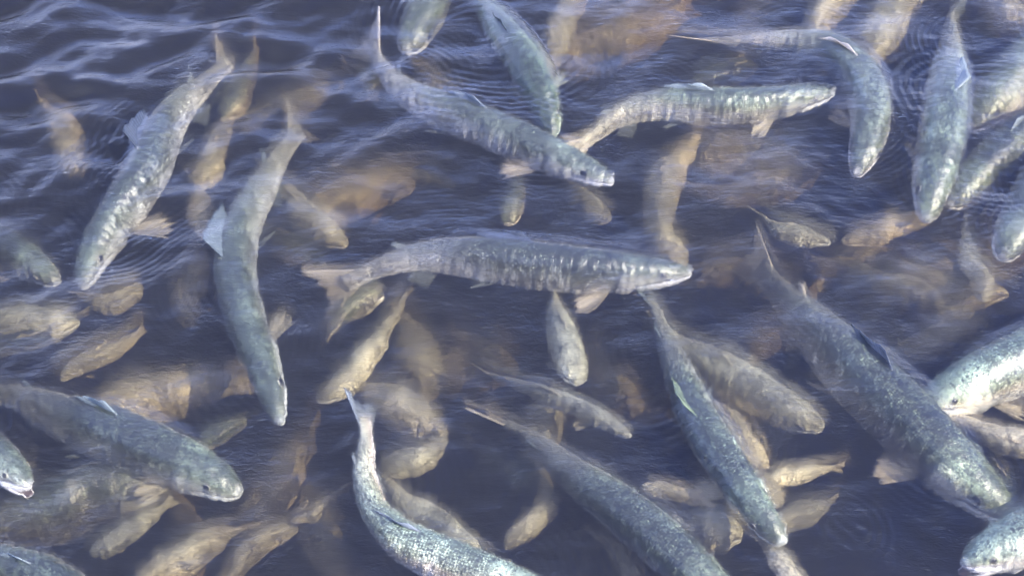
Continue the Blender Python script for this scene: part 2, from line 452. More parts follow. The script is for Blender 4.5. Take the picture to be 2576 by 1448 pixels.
FISH = []
def fish(label, pts, W, sub, mat=STEEL, roll=(0, 20), tint=(1, 1, 1), amp=.0022, tall=1.0, group='trout swimming near the surface',
         finm=None, tailm=None, pect=(1, 1), dorsal=1.0, gape=0.0, tail=.8, lean=0.0, eye=True, breach=False, small=True, dorsm=None, kind='trout'):
    if isinstance(roll, (int, float)): roll = (roll, roll + 40)
    F = Frame(pts, W, [x / 100 for x in sub], roll, tall)
    col = (*tint, 1)
    co, faces, arc, coat = body_mesh(F, mat, amp, gape)
    base = Vector(F.at(.4)[0])
    body = smoothmesh('trout', co, faces, arc, coat, [mat])
    body.color = col
    body['label'] = label; body['category'] = 'fish'; body['group'] = group
    L, a, b = F.L, F.a, F.b
    fm = finm or FIN_GREY
    sd = len(FISH) * 7 + 3
    # tail fin
    tm = tailm or fm
    tr = [F.surf(.925, x) for x in (0.0, .3, math.pi - .3, math.pi)]
    c1, T1, U1, S1 = F.at(.93)
    hgt = .112 * L * tail
    tips = []
    for q in np.linspace(1, -1, 9):
        back = -T1 * (.070 + .035 * abs(q) ** 1.3) * L * 1.15
        tips.append(F.at(.945)[0] + back + U1 * hgt * q * (0.5 + .5 * abs(q) ** .5) + S1 * lean * L * .05)
    rt = [F.at(.915)[0] + U1 * b * .34 * q for q in np.linspace(1, -1, 5)]
    fin('tail_fin', wobble(np.array(rt), amp), wobble(np.array(tips), amp), .0016, tm, body, rays=22, segs=9, edge=.12, seed=sd, color=col)
    # dorsal fin
    if dorsal > 0:
        rt = [F.surf(t, 0.0) - F.at(t)[2] * b * .06 for t in np.linspace(.42, .545, 6)]
        tp = []
        for q, t in zip(np.linspace(0, 1, 6), np.linspace(.475, .60, 6)):
            c, T, U, S = F.at(t)
            tp.append(F.surf(t, 0.0) + U * L * (.040 - .024 * q) * dorsal + S * lean * L * .04 * (1 - q * .4))
        fin('dorsal_fin', rt, tp, .0013, dorsm or fm, body, rays=13, seed=sd + 1, color=col, edge=.08)
    if small:
        rt = [F.surf(t, 0.0) - F.at(t)[2] * b * .05 for t in (.765, .79)]
        tp = [F.surf(t, 0.0) + F.at(t)[2] * L * .020 for t in (.795, .815)]
        fin('adipose_fin', rt, tp, .0014, fm, body, rays=5, segs=4, seed=sd + 2, color=col)
        rt = [F.surf(t, math.pi) + F.at(t)[2] * b * .05 for t in (.69, .73, .77)]
        tp = [F.surf(t, math.pi) - F.at(t)[2] * L * h for t, h in ((.735, .055), (.77, .04), (.795, .024))]
        fin('anal_fin', rt, tp, .0012, fm, body, rays=9, seed=sd + 3, color=col)
        for sg in (1, -1):
            rt = [F.surf(t, sg * 2.75) for t in (.525, .56)]
            c, T, U, S = F.at(.57)
            tp = [F.surf(t, sg * 2.55) - T * L * x - U * L * .012 + S * sg * L * .03 for t, x in ((.54, .045), (.57, .025))]
            fin('pelvic_fin', rt, tp, .0011, fm, body, rays=8, segs=5, seed=sd + 4, color=col)
    for sg, sp in ((1, pect[0]), (-1, pect[1])):
        if sp <= 0: continue
        rt = [F.surf(t, sg * 2.25) - F.at(t)[3] * sg * a * .05 for t in (.218, .232, .250)]
        c, T, U, S = F.at(.24)
        tp = [rt[1] + (S * sg * (.065 * sp) - U * .030 - T * (.10 - .055 * sp)) * L * 1.15,
              rt[1] + (S * sg * (.052 * sp) - U * .030 - T * (.115 - .03 * sp)) * L * 1.15,
              rt[2] + (S * sg * (.022 * sp) - U * .022 - T * .070) * L]
        fin('pectoral_fin', rt, tp, .0012, FIN_TAN if mat is not PALE else fm, body, rays=18, seed=sd + 5, color=col, edge=.2, curl=.008)
    if eye:
        for sg in (1, -1):
            p = F.surf(.082, sg * .375 * math.pi)
            c, T, U, S = F.at(.082)
            out = S * sg * .93 + U * .30 + T * .1; out /= np.linalg.norm(out)
            e1 = T - out * np.dot(T, out); e1 /= np.linalg.norm(e1)
            e2 = np.cross(out, e1)
            r = .0125 * L
            ellipsoid('eye', p - out * r * .32, (out * r * .62, e1 * r * 1.1, e2 * r * .9), body, [IRIS, PUPIL], cap=3)
    if gape > 0:
        jaw(F, gape, body, col)
    # put the object's origin on the fish itself
    for o in [body] + [c for c in body.children]:
        me = o.data
        n = len(me.vertices); arr = np.empty(n * 3, dtype=np.float32); me.vertices.foreach_get('co', arr)
        arr = arr.reshape(-1, 3) - np.array(base, dtype=np.float32)
        me.vertices.foreach_set('co', arr.ravel()); me.update()
    body.location = base
    FISH.append((body, F, co, breach))
    return body

def jaw(F, gape, parent, col):
    """an open lower jaw: a tapering trough below the snout"""
    n, m = 12, 12
    co, faces = [], []
    for layer, k in ((0, 1.0), (1, .80)):
        for i in range(n):
            t = .002 + .115 * i / (n - 1)
            c, T, U, S = F.at(t)
            w, u, d = F.radii(max(t, .012))
            drop = gape * F.L * (.115 - t) * .55
            for j in range(m):
                an = -1 + 2 * j / (m - 1)
                co.append(c + T * F.a * .05 * (1 if i == 0 else 0) + S * math.sin(an * 1.45) * w * .86 * k - U * (math.cos(an * 1.45) * d * .75 * k + d * .25 + drop))
    f = grid_faces(n, m, False)
    o = n * m
    faces += f + [tuple(o + y for y in x[::-1]) for x in f]
    ring = [i * m for i in range(n)] + [(n - 1) * m + j for j in range(1, m)] + [i * m + m - 1 for i in range(n - 2, -1, -1)] + [j for j in range(m - 2, 0, -1)]
    for x, y in zip(ring, ring[1:] + ring[:1]): faces.append((x, y, y + o, x + o))
    fmi = [0] * len(f) + [1] * len(f) + [0] * len(ring)
    smoothmesh('lower_jaw', co, faces, None, None, [JAW_WHITE, MOUTH_DARK], parent, fmi)

# ------------------------------------------------------------------ the fish, nearest the surface first (points run tail to head)
TOP = 'trout just under the surface'
DEEP = 'pale trout deeper in the murky water'
fish('long grey trout swimming right across the middle of the water, dorsal fin breaking the surface',
     [(838, 738), (890, 702), (960, 672), (1060, 646), (1200, 650), (1350, 668), (1500, 682), (1620, 688), (1737, 688)], 120, (2.5, 1, -.3, -1.2, -1.2, -1, -.6), STEEL, (-13, -35), (1.1, 1.12, 1.1), group=TOP, pect=(1.2, .6), dorsal=.4, dorsm=FIN_DARK, lean=-.8, tailm=FIN_TAN)
fish('grey trout heading down right, back awash, just above the middle trout',
     [(925, 105), (962, 170), (1010, 225), (1100, 272), (1200, 312), (1320, 362), (1430, 412), (1545, 460)], 100, (1, .4, -.2, -1, -.8, -.4), STEEL, (-9, -40), (1.15, 1.17, 1.2), group=TOP, amp=.003, pect=(1, .6), dorsal=.6, tailm=FIN_TAN, tail=1)
fish('green-backed trout with its back lifted clear of the water at the top',
     [(1150, -60), (1215, 20), (1270, 90), (1320, 160), (1352, 220), (1372, 280), (1390, 345)], 100, (2, 0, -2.2, -2.4, -1.2, 0), OLIVE, (14, 20), (.75, .9, .72), group=TOP, pect=(.6, 1.2), finm=FIN_DARK, dorsal=.5)
fish('grey trout head pointing down at the top edge beside the green-backed trout',
     [(1160, -300), (1120, -150), (1092, -40), (1066, 40), (1020, 133)], 118, (3, 1, .5), STEEL, (-14, 0), (1.35, 1.4, 1.4), group=TOP, pect=(0, 1))
fish('slender blue-grey trout heading down left in the upper left, water ridge across its neck',
     [(590, 138), (525, 205), (455, 268), (405, 345), (372, 430), (312, 520), (255, 610), (205, 725)], 104, (4, 2, .6, -1.0, -.5, .6, 1.2), STEEL, (12, 40), (.95, 1.0, 1.0), group=TOP, amp=.0028, pect=(.3, 1.4), dorsal=1.2, lean=1, dorsm=FIN_DARK, tailm=FIN_TAN, tail=.8)
fish('bent grey trout heading straight down left of centre, dorsal fin sticking out to the left',
     [(775, 305), (722, 372), (660, 475), (605, 580), (592, 690), (622, 820), (665, 930), (706, 1065)], 106, (6, 4, 2, .5, .3, .3, .6), STEEL, (14, 40), (1.0, 1.08, 1.05), group=TOP, pect=(.3, 1), dorsal=.75, lean=1, tailm=FIN_TAN, tail=.7)
fish('submerged grey trout swimming right, snout by the curved trout at upper right',
     [(1430, 400), (1500, 335), (1570, 288), (1660, 264), (1780, 268), (1900, 264), (2020, 248), (2098, 238)], 92, (4, 2.4, 1, .3, 0, 0), OLIVE, (-4, -30), (1.4, 1.45, 1.4), group=TOP, amp=.0028, dorsal=.7, tailm=FIN_TAN)
fish('trout curled in an arc at upper right, pale tail left and snout pointing down',
     [(1722, 96), (1800, 105), (1890, 106), (1990, 108), (2090, 130), (2162, 200), (2190, 290), (2178, 370), (2152, 442)], 108, (.6, .5, .4, .2, -.3, -1, -.8, -.2), STEEL, (-4, 50), (1.4, 1.38, 1.36), group=TOP, amp=.003, finm=FIN_TAN, dorsal=.5)
fish('trout heading down near the right side with green scaly back out of the water',
     [(2392, 20), (2388, 120), (2380, 210), (2372, 290), (2362, 370), (2348, 450), (2328, 556)], 118, (3, 1, -1, -1.6, -1.4, -.8, 0), OLIVE, (-10, 0), (1.35, 1.4, 1.35), group=TOP, pect=(.4, 1), dorsal=.6, lean=-1)
fish('broad striped trout head pointing down left at the upper right edge',
     [(2780, -60), (2700, 40), (2610, 140), (2530, 228), (2436, 326)], 140, (2, 1.5, 1.5), OLIVE, (16, 0), (1.8, 1.8, 1.75), group=TOP, amp=.0024, pect=(0, 1))
fish('brownish submerged trout passing behind the scaly-backed trout on the right',
     [(2720, 230), (2640, 290), (2560, 350), (2480, 425), (2385, 520)], 120, (3, 2, 2), OLIVE, (0, 10), (1.7, 1.7, 1.6), group=TOP, amp=.003)
fish('grey trout head with white snout pointing down at the middle right edge',
     [(2700, 300), (2640, 400), (2592, 500), (2560, 570), (2518, 652)], 116, (1, 0, 0), STEEL, (-10, 0), (1.4, 1.4, 1.35), group=TOP, pect=(0, 1))
fish('large olive-grey trout diving to the lower right corner, dark slit on its back',
     [(1890, 650), (1960, 735), (2045, 825), (2150, 935), (2280, 1060), (2400, 1180), (2548, 1308)], 164, (3, 2, .3, -.8, -1.2, -1, -.4), OLIVE, (-9, -30), (1.5, 1.5, 1.35), group=TOP, pect=(1.3, .4), dorsal=.8, tailm=FIN_TAN, finm=FIN_TAN, dorsm=FIN_DARK)
fish('slim speckled grey trout heading down right below the middle trout\'s snout',
     [(1632, 735), (1668, 830), (1705, 930), (1755, 1050), (1825, 1165), (1895, 1270), (1970, 1368)], 116, (2, 1, -.3, -.8, -1, -.7), STEEL, (16, 40), (1.45, 1.55, 1.45), group=TOP, pect=(1.2, .2), dorsal=.5, lean=.5, dorsm=FIN_GREEN)
fish('wide grey trout running off the bottom edge right of centre',
     [(1228, 1045), (1330, 1098), (1440, 1190), (1550, 1270), (1665, 1365), (1775, 1465), (1870, 1570)], 144, (4, 2, .2, -.6, -1, -1), STEEL, (12, 40), (1.6, 1.65, 1.55), group=TOP, pect=(0, 0), dorsal=.0, tailm=FIN_TAN)
fish('sharply curved trout with bright white flank hooking off the bottom edge left of the middle',
     [(912, 1030), (922, 1110), (918, 1190), (942, 1280), (1010, 1355), (1120, 1410), (1250, 1455), (1400, 1500)], 112, (0, 0, 0, -.2, -.2), SPOTTED, (-30, 40), (1.25, 1.25, 1.25), group=TOP, pect=(1, 0), dorsal=.5)
fish('big blue-grey trout facing down right at lower left, green tail at the left edge',
     [(-70, 985), (40, 1000), (160, 1050), (280, 1092), (400, 1140), (500, 1185), (604, 1243)], 148, (3, 1.2, 0, -.8, -.8, -.5), STEEL, (-8, -30), (1.1, 1.15, 1.05), group=TOP, pect=(1.2, 0), tailm=FIN_GREEN, dorsal=.9)
fish('trout head with open pale mouth poking in at the lower left edge',
     [(-330, 940), (-220, 1020), (-120, 1090), (-20, 1150), (75, 1222)], 118, (1, 0, -.6), STEEL, (-25, -25), (1.0, 1.05, 1.1), group=TOP, gape=.5)
fish('trout with mottled back cut off by the bottom left corner',
     [(-260, 1400), (-130, 1402), (0, 1420), (120, 1460), (220, 1530), (300, 1610)], 130, (1, .3, .3), STEEL, (0, 10), (1.2, 1.3, 1.3), group=TOP, amp=.0028)
fish('bright spotted green-gold trout entering from the right edge facing left, white jaw',
     [(2940, 720), (2800, 795), (2690, 850), (2580, 905), (2450, 965), (2312, 1030)], 150, (1, 0, -1.5, -1.2), SPOTTED, (16, 16), (1.05, 1.08, 1.0), group=TOP, pect=(0, 1), gape=.12)
fish('pale trout with open white mouth at the bottom right corner facing left',
     [(2980, 1200), (2850, 1250), (2730, 1290), (2600, 1345), (2423, 1418)], 140, (1, -.5, -1.2, -1.2), SPOTTED, (18, 18), (1.15, 1.18, 1.18), group=TOP, pect=(0, 1), gape=.6)
fish('faint grey trout at the left edge heading down right, above the pale blurred one',
     [(-220, 460), (-130, 520), (-40, 590), (50, 645), (146, 712)], 100, (4, 3, 3), STEEL, (4, 10), (1.0, 1.05, 1.05), group=TOP, amp=.003)
fish('submerged plain trout head pointing right between the two lower right trout',
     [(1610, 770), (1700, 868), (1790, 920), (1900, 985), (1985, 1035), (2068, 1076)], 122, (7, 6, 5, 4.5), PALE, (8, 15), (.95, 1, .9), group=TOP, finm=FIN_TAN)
fish('small pale trout heading down below the middle trout, striped by ripples',
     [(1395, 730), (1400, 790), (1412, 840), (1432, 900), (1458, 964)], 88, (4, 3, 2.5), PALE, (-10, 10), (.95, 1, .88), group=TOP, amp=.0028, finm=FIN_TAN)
fish('thin submerged trout pointing down right below the middle trout',
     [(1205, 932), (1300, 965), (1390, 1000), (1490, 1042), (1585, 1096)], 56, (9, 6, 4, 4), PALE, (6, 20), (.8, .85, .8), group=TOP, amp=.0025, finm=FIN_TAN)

DEEPF = [
 ('tan trout head pointing right, beneath the bent grey trout\'s tail', [(660, 420), (700, 470), (760, 540), (820, 590), (874, 618)], 96, 9),
 ('round olive shape of a trout under the bent grey trout\'s middle', [(600, 560), (680, 600), (750, 640), (820, 690)], 90, 12),
 ('bright tan trout at the top edge right of the green-backed trout', [(1480, -60), (1440, 20), (1405, 90), (1372, 180)], 92, 7),
 ('greenish sunken trout left of the green-backed trout', [(1010, 120), (1070, 190), (1120, 250), (1180, 300)], 80, 12),
 ('tall tan trout sunk right of the middle trout\'s snout, tail up', [(1760, 330), (1700, 420), (1665, 500), (1660, 580), (1715, 680)], 104, 9),
 ('broad tan trout drifting in the dark gap at right of centre', [(1700, 470), (1800, 490), (1900, 480), (2000, 450), (2060, 410)], 110, 12),
 ('narrow brown trout curving below the dark gap at right of centre', [(1890, 530), (1945, 570), (2020, 590), (2100, 612)], 52, 8),
 ('sunken thin trout running down left from the scaly-backed trout', [(2420, 500), (2330, 545), (2230, 580), (2120, 612)], 64, 8),
 ('large murky trout lying across the right side under the trout heads', [(2030, 655), (2130, 690), (2230, 735), (2340, 760), (2440, 800)], 130, 12),
 ('narrow trout hanging head down near the right edge, pale patch on it', [(2418, 545), (2428, 620), (2450, 680), (2490, 760)], 50, 7),
 ('mottled tan trout at the left edge with one bright patch', [(-160, 790), (-60, 800), (40, 812), (120, 815), (210, 800)], 92, 7),
 ('bright tan belly at the left edge below the mottled trout', [(230, 780), (160, 815), (110, 850), (20, 872), (-100, 860)], 60, 9),
 ('largest tan trout under the lower left one, pointed snout right', [(-110, 1370), (20, 1320), (140, 1280), (280, 1240), (418, 1222)], 176, 6),
 ('strip of bright tan trout below the large lower left tan one', [(430, 1250), (390, 1300), (330, 1340), (280, 1370), (225, 1392)], 58, 8),
 ('rounded pale trout head near the bottom, left of the curved trout', [(560, 1500), (610, 1430), (660, 1370), (735, 1315)], 82, 9),
 ('thin tan trout running up right toward the curved trout\'s tail', [(900, 1215), (840, 1250), (780, 1285), (725, 1305)], 46, 7),
 ('short tan trout just right of the lower left trout\'s back', [(640, 1040), (590, 1070), (550, 1090), (495, 1120)], 56, 7),
 ('cloudy green trout behind the curved trout\'s tail', [(860, 940), (930, 990), (1000, 1030), (1060, 1060), (1130, 1082)], 110, 9),
 ('pale striped trout body right of the curved trout\'s peduncle', [(1130, 1080), (1080, 1140), (1010, 1170), (950, 1180)], 84, 6),
 ('broad pale trout lying inside the bend of the curved trout', [(950, 1190), (1020, 1270), (1090, 1330), (1160, 1390), (1260, 1480)], 120, 6),
 ('orange-tan trout patch in the dark water near the bottom centre', [(1400, 1240), (1375, 1290), (1340, 1330), (1290, 1370)], 70, 9),
 ('small yellow-green trout strip left of the slim speckled trout', [(1790, 1275), (1740, 1250), (1680, 1230), (1612, 1212)], 50, 6),
 ('pinkish trout lying between the two lower right trout', [(2120, 1180), (2050, 1195), (1990, 1205), (1900, 1210)], 56, 8),
 ('blunt pale trout head under the slim speckled trout\'s belly', [(1790, 1130), (1850, 1180), (1910, 1230), (1962, 1285)], 84, 8),
 ('tan trout with fins folded beside the plain submerged head', [(1740, 980), (1800, 1040), (1850, 1100), (1905, 1185)], 100, 8),
 ('tan trout entering from the top edge at upper right', [(2180, -120), (2130, -40), (2080, 20), (2020, 85)], 100, 6),
 ('mottled tan trout left of the scaly-backed trout\'s tail', [(2330, -90), (2280, 0), (2230, 70), (2160, 170)], 116, 7),
 ('tan trout crossing the top right corner', [(2440, -60), (2490, 10), (2540, 50), (2620, 110)], 90, 6),
 ('orange-tan trout under the curled trout\'s pale tail', [(1960, 150), (1900, 170), (1820, 190), (1730, 215)], 76, 9),
 ('cream trout belly under the spotted trout at the right edge', [(2330, 1045), (2410, 1065), (2490, 1095), (2600, 1125), (2740, 1150)], 82, 2.5),
 ('narrow cream trout in the gap above the bottom right mouth', [(2470, 1110), (2500, 1170), (2525, 1220), (2550, 1300)], 52, 6),
 ('thin dark-edged trout running off the bottom below the slim speckled one', [(1890, 1320), (1930, 1370), (1970, 1420), (2040, 1500)], 50, 5),
 ('reddish tan trout left of the bent grey trout', [(500, 620), (495, 690), (480, 760), (470, 830)], 74, 13),
 ('faint brown trout hanging in the blue at upper left', [(110, 250), (150, 310), (175, 370), (190, 450)], 80, 11),
 ('long tan trout slanting up to the middle trout\'s tail', [(1040, 730), (990, 800), (950, 870), (880, 950), (800, 1010)], 64, 9),
 ('pale tail-like trout below the middle trout\'s tail', [(820, 860), (850, 800), (900, 760), (960, 740)], 66, 8),
 ('brown trout slanting down left under the grey faint one', [(350, 830), (290, 870), (230, 910), (155, 950)], 58, 9),
 ('small bright trout beyond the snout of the slender upper left trout', [(180, 740), (240, 760), (310, 755), (360, 720)], 60, 9),
 ('small rippled trout below the jaw of the trout above the middle', [(1275, 380), (1285, 440), (1290, 500), (1286, 570)], 62, 7),
 ('ghostly tan trout left of the middle-trout gap, snout right', [(1400, 440), (1450, 480), (1490, 520), (1528, 552)], 66, 10),
 ('brown trout sunk below the slender upper left trout\'s pectoral fin', [(470, 440), (490, 490), (510, 540), (505, 600)], 70, 9),
 ('faint greenish trout beside the slender trout\'s tail', [(640, 110), (625, 170), (600, 240), (560, 310)], 60, 9),
 ('pale green trout beneath the slender trout\'s back', [(590, 290), (560, 350), (530, 420), (470, 470)], 76, 9),
 ('tan trout head under the upper middle trout\'s tail', [(860, 150), (900, 190), (940, 215), (900, 260)], 56, 10),
 ('orange-brown trout in the murk at upper left', [(900, 190), (800, 240), (700, 280), (560, 330)], 70, 12),
 ('tan trout lying along the bottom edge at lower left', [(620, 1330), (520, 1370), (430, 1420), (330, 1470)], 96, 8),
 ('brownish trout near the bottom between curved and wide trout', [(1480, 1330), (1540, 1380), (1580, 1430), (1640, 1490)], 70, 12),
 ('pale brown trout at the bottom right of the wide trout', [(1600, 1290), (1700, 1310), (1790, 1330), (1880, 1330)], 110, 9),
 ('tan trout above the patch of bubbles at lower right', [(2110, 1260), (2040, 1290), (1980, 1310), (1910, 1330)], 70, 9),
 ('shadowy tan trout under the right-hand trout heads', [(2260, 660), (2330, 700), (2420, 730), (2520, 740)], 84, 11),
 ('tan trout slipping below the large murky one at right', [(2050, 800), (2130, 840), (2210, 890), (2280, 930)], 90, 13),
 ('faint brown trout in the centre of the dark upper water', [(840, 420), (960, 440), (1060, 440), (1150, 460)], 60, 17),
 ('brown trout deep below the middle trout\'s belly', [(1130, 820), (1180, 860), (1230, 910), (1290, 930)], 60, 16),
 ('olive trout deep at lower centre left of the wide trout', [(1180, 1110), (1230, 1150), (1290, 1180), (1330, 1230)], 90, 12),
]
rr = random.Random(11)
for lab, pts, W, dp in DEEPF:
    warm = rr.uniform(.92, 1.08)
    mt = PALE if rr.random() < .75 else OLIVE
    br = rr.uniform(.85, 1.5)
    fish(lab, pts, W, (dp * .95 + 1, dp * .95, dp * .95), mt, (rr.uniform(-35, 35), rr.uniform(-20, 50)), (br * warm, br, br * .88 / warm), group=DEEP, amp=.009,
         finm=FIN_TAN, pect=(rr.choice((0, .8)), rr.choice((0, .8))), dorsal=rr.choice((0, .7)), small=False, eye=False)

FILL = [
 (300, 1130, 'dim brown trout deep below the head of the big blue-grey trout at lower left'),
 (90, 1250, 'dim trout sunk under the open-mouthed head at the lower left edge'),
 (470, 1320, 'dim broad trout deep near the bottom, right of the largest tan one'),
 (720, 1190, 'dim trout deep between the curved trout and the bent grey trout\'s snout'),
 (430, 990, 'dim rusty trout deep left of the bent grey trout\'s head'),
 (820, 1390, 'dim trout deep at the bottom edge just left of the curved trout'),
 (1100, 960, 'dim trout deep right of the cloudy green trout'),
 (1350, 1150, 'dim trout deep beneath the wide grey trout\'s tail'),
 (1540, 1000, 'dim trout deep left of the slim speckled trout'),
 (1800, 690, 'dim trout deep right of the middle trout\'s snout'),
 (1880, 880, 'dim trout deep left of the large olive-grey trout\'s back'),
 (2200, 640, 'dim trout deep below the brown thin one right of centre'),
 (2330, 880, 'dim trout deep above the spotted trout at the right edge'),
 (1900, 400, 'dim trout deep in the brown murk below the submerged grey trout'),
 (2250, 470, 'dim trout deep between the curled trout and the scaly-backed trout'),
 (2500, 640, 'dim trout deep below the white-snouted head at the right edge'),
 (840, 520, 'dim trout deep above the long middle trout\'s tail'),
 (1050, 890, 'dim trout deep below the long middle trout\'s tail'),
 (1560, 110, 'dim trout deep in the blue right of the bright tan top-edge trout'),
 (1900, 50, 'dim trout deep at the top edge above the curled trout'),
]
for i, (cx, cy, lab) in enumerate(FILL):
    an = rr.uniform(0, 6.28); Ln = rr.uniform(150, 230); bend = rr.uniform(-.5, .5)
    pts = [(cx + Ln * q * math.cos(an + bend * q), cy + Ln * q * math.sin(an + bend * q) * .8) for q in (-1, -.5, 0, .5, 1)]
    warm = rr.uniform(.94, 1.06); br = rr.uniform(1.1, 1.7)
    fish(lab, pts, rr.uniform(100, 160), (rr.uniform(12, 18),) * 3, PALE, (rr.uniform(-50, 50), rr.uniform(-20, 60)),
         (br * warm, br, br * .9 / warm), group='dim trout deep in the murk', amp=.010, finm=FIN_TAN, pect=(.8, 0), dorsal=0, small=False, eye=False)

# ------------------------------------------------------------------ river bed
def bed():
    m, n, l = new_mat('bed_silt')
    out = n.new('ShaderNodeOutputMaterial')
    p = n.new('ShaderNodeBsdfPrincipled'); p.inputs['Roughness'].default_value = .9
    tcn = n.new('ShaderNodeTexCoord')
    nz = n.new('ShaderNodeTexNoise'); nz.inputs['Scale'].default_value = 5; nz.inputs['Detail'].default_value = 8
    l.new(tcn.outputs['Object'], nz.inputs['Vector'])
    l.new(ramp_node(n, l, nz.outputs['Fac'], [(.35, (.035, .032, .028)), (.7, (.13, .11, .08))]), p.inputs['Base Color'])
    l.new(p.outputs[0], out.inputs[0])
    xs = np.linspace(-40, 40, 161); xs = np.sign(xs) * (np.abs(xs) / 40) ** 2.2 * 40
    X, Y = np.meshgrid(xs, xs, indexing='ij')
    Z = -.55 + .03 * wob(X * .12, Y * .12) * np.exp(-(X ** 2 + Y ** 2) / 60)
    co = np.stack([X, Y, Z], -1).reshape(-1, 3)
    f = [x[::-1] for x in grid_faces(161, 161, False)]
    f = [tuple(x[::-1]) for x in f]
    o = smoothmesh('riverbed', co, f, None, None, [m])
    o['kind'] = 'structure'
bed()

# ------------------------------------------------------------------ water
def axis(lo, hi, step, far, growth=1.18):
    a = list(np.arange(lo, hi + step, step))
    s = step; x = a[-1]
    while x < far: s *= growth; x += s; a.append(x)
    s = step; x = a[0]; pre = []
    while x > -far: s *= growth; x -= s; pre.append(x)
    return np.array(pre[::-1] + a)
RINGS = [  # centre px, radius range m, wavelength m, amplitude m, facing direction px (or None), spread
 ((1290, 560), .05, .34, .012, .00035, (1150, 800), .8), ((1230, 90), .06, .26, .015, .0005, None, 0), ((330, 380), .10, .30, .012, .00045, (300, 560), .7),
 ((640, 420), .05, .22, .014, .0003, (520, 520), .9), ((1420, 180), .02, .17, .016, .0003, None, 0), ((1060, 120), .06, .26, .013, .0004, (980, 300), .8),
 ((1700, 560), .05, .24, .011, .00035, (1800, 780), .6), ((2120, 1330), .0, .06, .014, .0003, None, 0), ((2180, 200), .05, .3, .013, .0004, (2280, 380), .8),
 ((2340, 340), .04, .2, .013, .00022, None, 0), ((1400, 400), .06, .26, .011, .0004, (1400, 500), .7), ((2480, 260), .03, .2, .016, .0004, None, 0),
 ((2500, 420), .03, .18, .014, .0005, None, 0), ((1700, 820), .05, .2, .012, .0003, (1560, 860), .7), ((1010, 1210), .03, .2, .014, .0005, (1100, 1300), .9),
 ((560, 1250), .04, .3, .014, .0003, (640, 1350), .9), ((250, 1060), .06, .25, .012, .0003, (230, 1230), .7), ((860, 690), .04, .2, .013, .00035, (820, 600), .8),
 ((1310, 520), .0, .1, .009, .0004, None, 0), ((1560, 900), .03, .25, .013, .0003, None, 0)]
ARCS = []
ra = random.Random(21)
for body, F, co, breach in FISH[:22]:
    for k in range(3):
        t = ra.choice((.08, .2, .35, .5, .65)) + ra.uniform(-.04, .04); sg = ra.choice((-1, 1))
        c, T, U, S = F.at(t)
        f = S * sg + T * ra.uniform(-.1, .8)
        r0 = ra.uniform(.04, .09)
        ARCS.append((c[0] - f[0] * r0 * .6, c[1] - f[1] * r0 * .6, r0 * .8, r0 + ra.uniform(.09, .17), ra.uniform(.0105, .0145), ra.uniform(.00022, .00042), math.atan2(f[1], f[0]), ra.uniform(.45, .9)))
def height(X, Y):
    Z = np.zeros_like(X)
    rnd = np.random.RandomState(5)
    for k in range(26):
        lam = 10 ** rnd.uniform(math.log10(.045), math.log10(.55))
        th = math.radians(115 + rnd.normal() * 34)
        A = .0009 * (lam / .2) ** .95
        ph = rnd.uniform(0, 6.28)
        cx, cy = math.cos(th), math.sin(th)
        warp = .35 * lam * np.sin((X * cy - Y * cx) * 6.28 / lam * .37 + ph * 2)
        Z += A * np.sin((X * cx + Y * cy + warp) * 6.28 / lam + ph)
    # livelier water at the upper left of the picture
    g = ground(350, 120); e = np.exp(-(((X - g.x) / .75) ** 2 + ((Y - g.y) / .5) ** 2))
    for k in range(10):
        lam = rnd.uniform(.05, .16); th = math.radians(108 + rnd.normal() * 14); ph = rnd.uniform(0, 6.28)
        cx, cy = math.cos(th), math.sin(th)
        warp = .5 * lam * np.sin((X * cy - Y * cx) * 6.28 / lam * .21 + ph * 3)
        Z += e * .0020 * (lam / .1) * np.sin((X * cx + Y * cy + warp) * 6.28 / lam + ph)
    for (c, r0, r1, lam, A, face, spr) in RINGS:
        g = ground(*c)
        dx, dy = X - g.x, (Y - g.y)
        R = np.sqrt((dx * (1 + .18 * math.sin(c[0]))) ** 2 + (dy * (1 + .18 * math.cos(c[1]))) ** 2) + .011 * wob(X * .16 + c[0], Y * .16)
        w = np.clip((R - r0) / .02, 0, 1) * np.clip((r1 - R) / (.5 * (r1 - r0)), 0, 1)
        if face is not None:
            q = ground(*face); fa = math.atan2(q.y - g.y, q.x - g.x)
            da = np.arctan2(dy, dx) - fa; da = (da + math.pi) % (2 * math.pi) - math.pi
            w = w * np.exp(-(da / spr) ** 2)
        w = w * np.clip(.45 + .4 * wob(X * .22 + c[1], Y * .22), 0, 1.4)
        Z += 1.9 * A * w * np.sin(R * 6.28 / lam)
    for (ax, ay, r0, r1, lam, A, fa, spr) in ARCS:
        dx, dy = X - ax, Y - ay
        R = np.sqrt(dx * dx + dy * dy) + .008 * wob(X * .2 + ax * 9, Y * .2)
        da = np.arctan2(dy, dx) - fa; da = (da + math.pi) % (2 * math.pi) - math.pi
        w = np.clip((R - r0) / .02, 0, 1) * np.clip((r1 - R) / (.6 * (r1 - r0)), 0, 1) * np.exp(-(da / spr) ** 2)
        Z += 1.9 * A * w * np.sin(R * 6.28 / lam)
    # a small patch of churned water at the lower right
    g = ground(2125, 1335)
    e = np.exp(-(((X - g.x) / .035) ** 2 + ((Y - g.y) / .022) ** 2))
    Z += e * .0011 * (np.sin(210 * X + 160 * Y + 2 * wob(X, Y)) + .7 * np.sin(-170 * X + 260 * Y + 2 * wob(Y, X)))
    return Z

